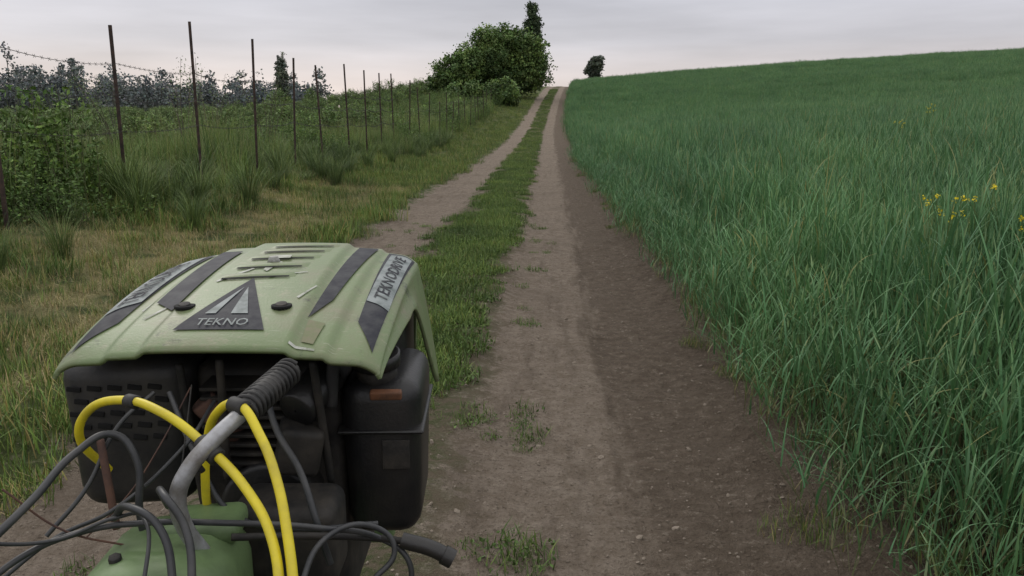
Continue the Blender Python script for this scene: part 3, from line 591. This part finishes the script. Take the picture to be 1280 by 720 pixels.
CB=[('cable_a',[(-.60,.66,.88),(-.544,.727,.919),(-.516,.795,.950),(-.501,.862,.976),(-.475,.894,.985),(-.448,.889,.960),(-.442,.875,.894),(-.44,.88,.84)],.0044),
('cable_b',[(-.56,.70,.86),(-.527,.772,.892),(-.486,.824,.896),(-.414,.829,.905),(-.324,.829,.905),(-.228,.871,.876),(-.16,.914,.836),(-.13,.909,.812),(-.128,.90,.76)],.0036),
('cable_c',[(-.46,.85,.90),(-.4085,.793,.942),(-.370,.770,.931),(-.3485,.742,.893),(-.345,.70,.82)],.0042),
('cable_d',[(-.40,.86,.91),(-.365,.777,.964),(-.339,.761,.936),(-.324,.731,.890),(-.32,.69,.82)],.0042),
('cable_e',[(-.33,1.02,1.0),(-.31,.99,.954),(-.27,.95,.911),(-.245,.919,.861),(-.23,.92,.80)],.0045),
('cable_f',[(-.45,1.0,1.0),(-.40,.95,.93),(-.35,.92,.87),(-.27,.90,.86),(-.17,.93,.85)],.0035),
('cable_g',[(-.58,.80,.84),(-.53,.85,.875),(-.47,.87,.90),(-.41,.93,.95),(-.40,1.02,.98)],.0025),
('cable_h',[(-.56,.74,.93),(-.50,.80,.90),(-.45,.83,.91),(-.40,.80,.925),(-.37,.72,.88)],.0022),
('cable_i',[(-.24,.80,.83),(-.22,.86,.868),(-.17,.90,.862),(-.145,.90,.83),(-.17,.88,.80)],.0035),
('cable_j',[(-.56,.88,.86),(-.53,.92,.90),(-.50,.96,.97),(-.47,1.0,1.0)],.0028)]
for n_,p_,r_ in CB: curve(n_,p_,r_,cablem)
curve('thin_wire_a',[(-.43,1.02,1.0),(-.45,.95,.94),(-.47,.90,.90),(-.50,.86,.87)],.0010,rustm)
curve('thin_wire_b',[(-.55,.80,.96),(-.50,.82,.90),(-.44,.84,.87)],.0012,rustm)
curve('thin_wire_c',[(-.42,1.0,1.01),(-.405,.93,.96),(-.40,.88,.90)],.0010,dustb)
cyl('rusty_rod',(-.515,.94,.96),(-.493,.915,.85),.005,rustm,10)
curve('gear_rod',[(-.33,.86,.87),(-.25,.89,.855),(-.16,.914,.838),(-.13,.913,.834)],.0044,dustb)
curve('gear_lever_handle',[(-.138,.914,.836),(-.10,.911,.826),(-.076,.909,.814)],.0100,blackp)
curve('gear_lever_tip',[(-.086,.910,.819),(-.074,.909,.8125)],.0120,blackp)
box('clutch_cover',(-.30,.99,.80),(.14,.10,.12),dustb,.02)
box('transmission_case',(-.38,1.0,.48),(.17,.42,.42),ggreen,.04)
cyl('axle',(-.68,.98,.29),(-.08,.98,.29),.025,steel)
for sx_ in (-.66,-.10):
    b=MB(); R=.20; rt_=.085
    cpts=[(sx_,.98+R*math.cos(a),.29+R*math.sin(a)) for a in np.linspace(0,2*math.pi,37)]
    b.tube(cpts,[rt_]*37,14,(1,1,1))
    for k in range(20):
        a=k/20*6.283
        for sd in (-1,1):
            c=Vector((sx_,.98,.29)); r0=R+rt_*.8; p_=c+Vector((0,math.cos(a)*r0*1.05,math.sin(a)*r0*1.05)); q_=c+Vector((sd*.075,math.cos(a+.16)*R*1.2,math.sin(a+.16)*R*1.2)); b.tube([p_,q_],[.014,.012],5,(1,1,1))
    par(b.obj('wheel_tyre',rubber,True)); cyl('wheel_rim',(sx_-.04,.98,.29),(sx_+.04,.98,.29),.13,steel,28)
hb=simplemat('dark_handle_paint',(.05,.055,.06),.5,0,(.09,.09,.09),20)
for sx_ in (-.62,-.16):
    curve('handlebar',[(-.39,.76,.78),((-.39+sx_)/2,.66,.80),(sx_,.45,.83),(sx_,.12,.86)],.014,hb); curve('handle_grip',[(sx_,.24,.85),(sx_,.10,.86)],.019,rubber)
box('engine_mount_rail',(-.38,1.35,.55),(.20,.40,.05),dustb,.01); box('front_weight',(-.38,1.58,.55),(.26,.08,.16),ggreen,.02)

# ------------------------------------------------------------------ camera
cd=bpy.data.cameras.new('camera'); cam=bpy.data.objects.new('camera',cd); sc.collection.objects.link(cam); sc.camera=cam
cd.sensor_width=36; cd.lens=36*1000/1280; cd.clip_start=.05; cd.clip_end=3000
cam.location=(.75,0,1.35); cam.rotation_euler=(math.radians(90-11.86),0,math.radians(2.57))
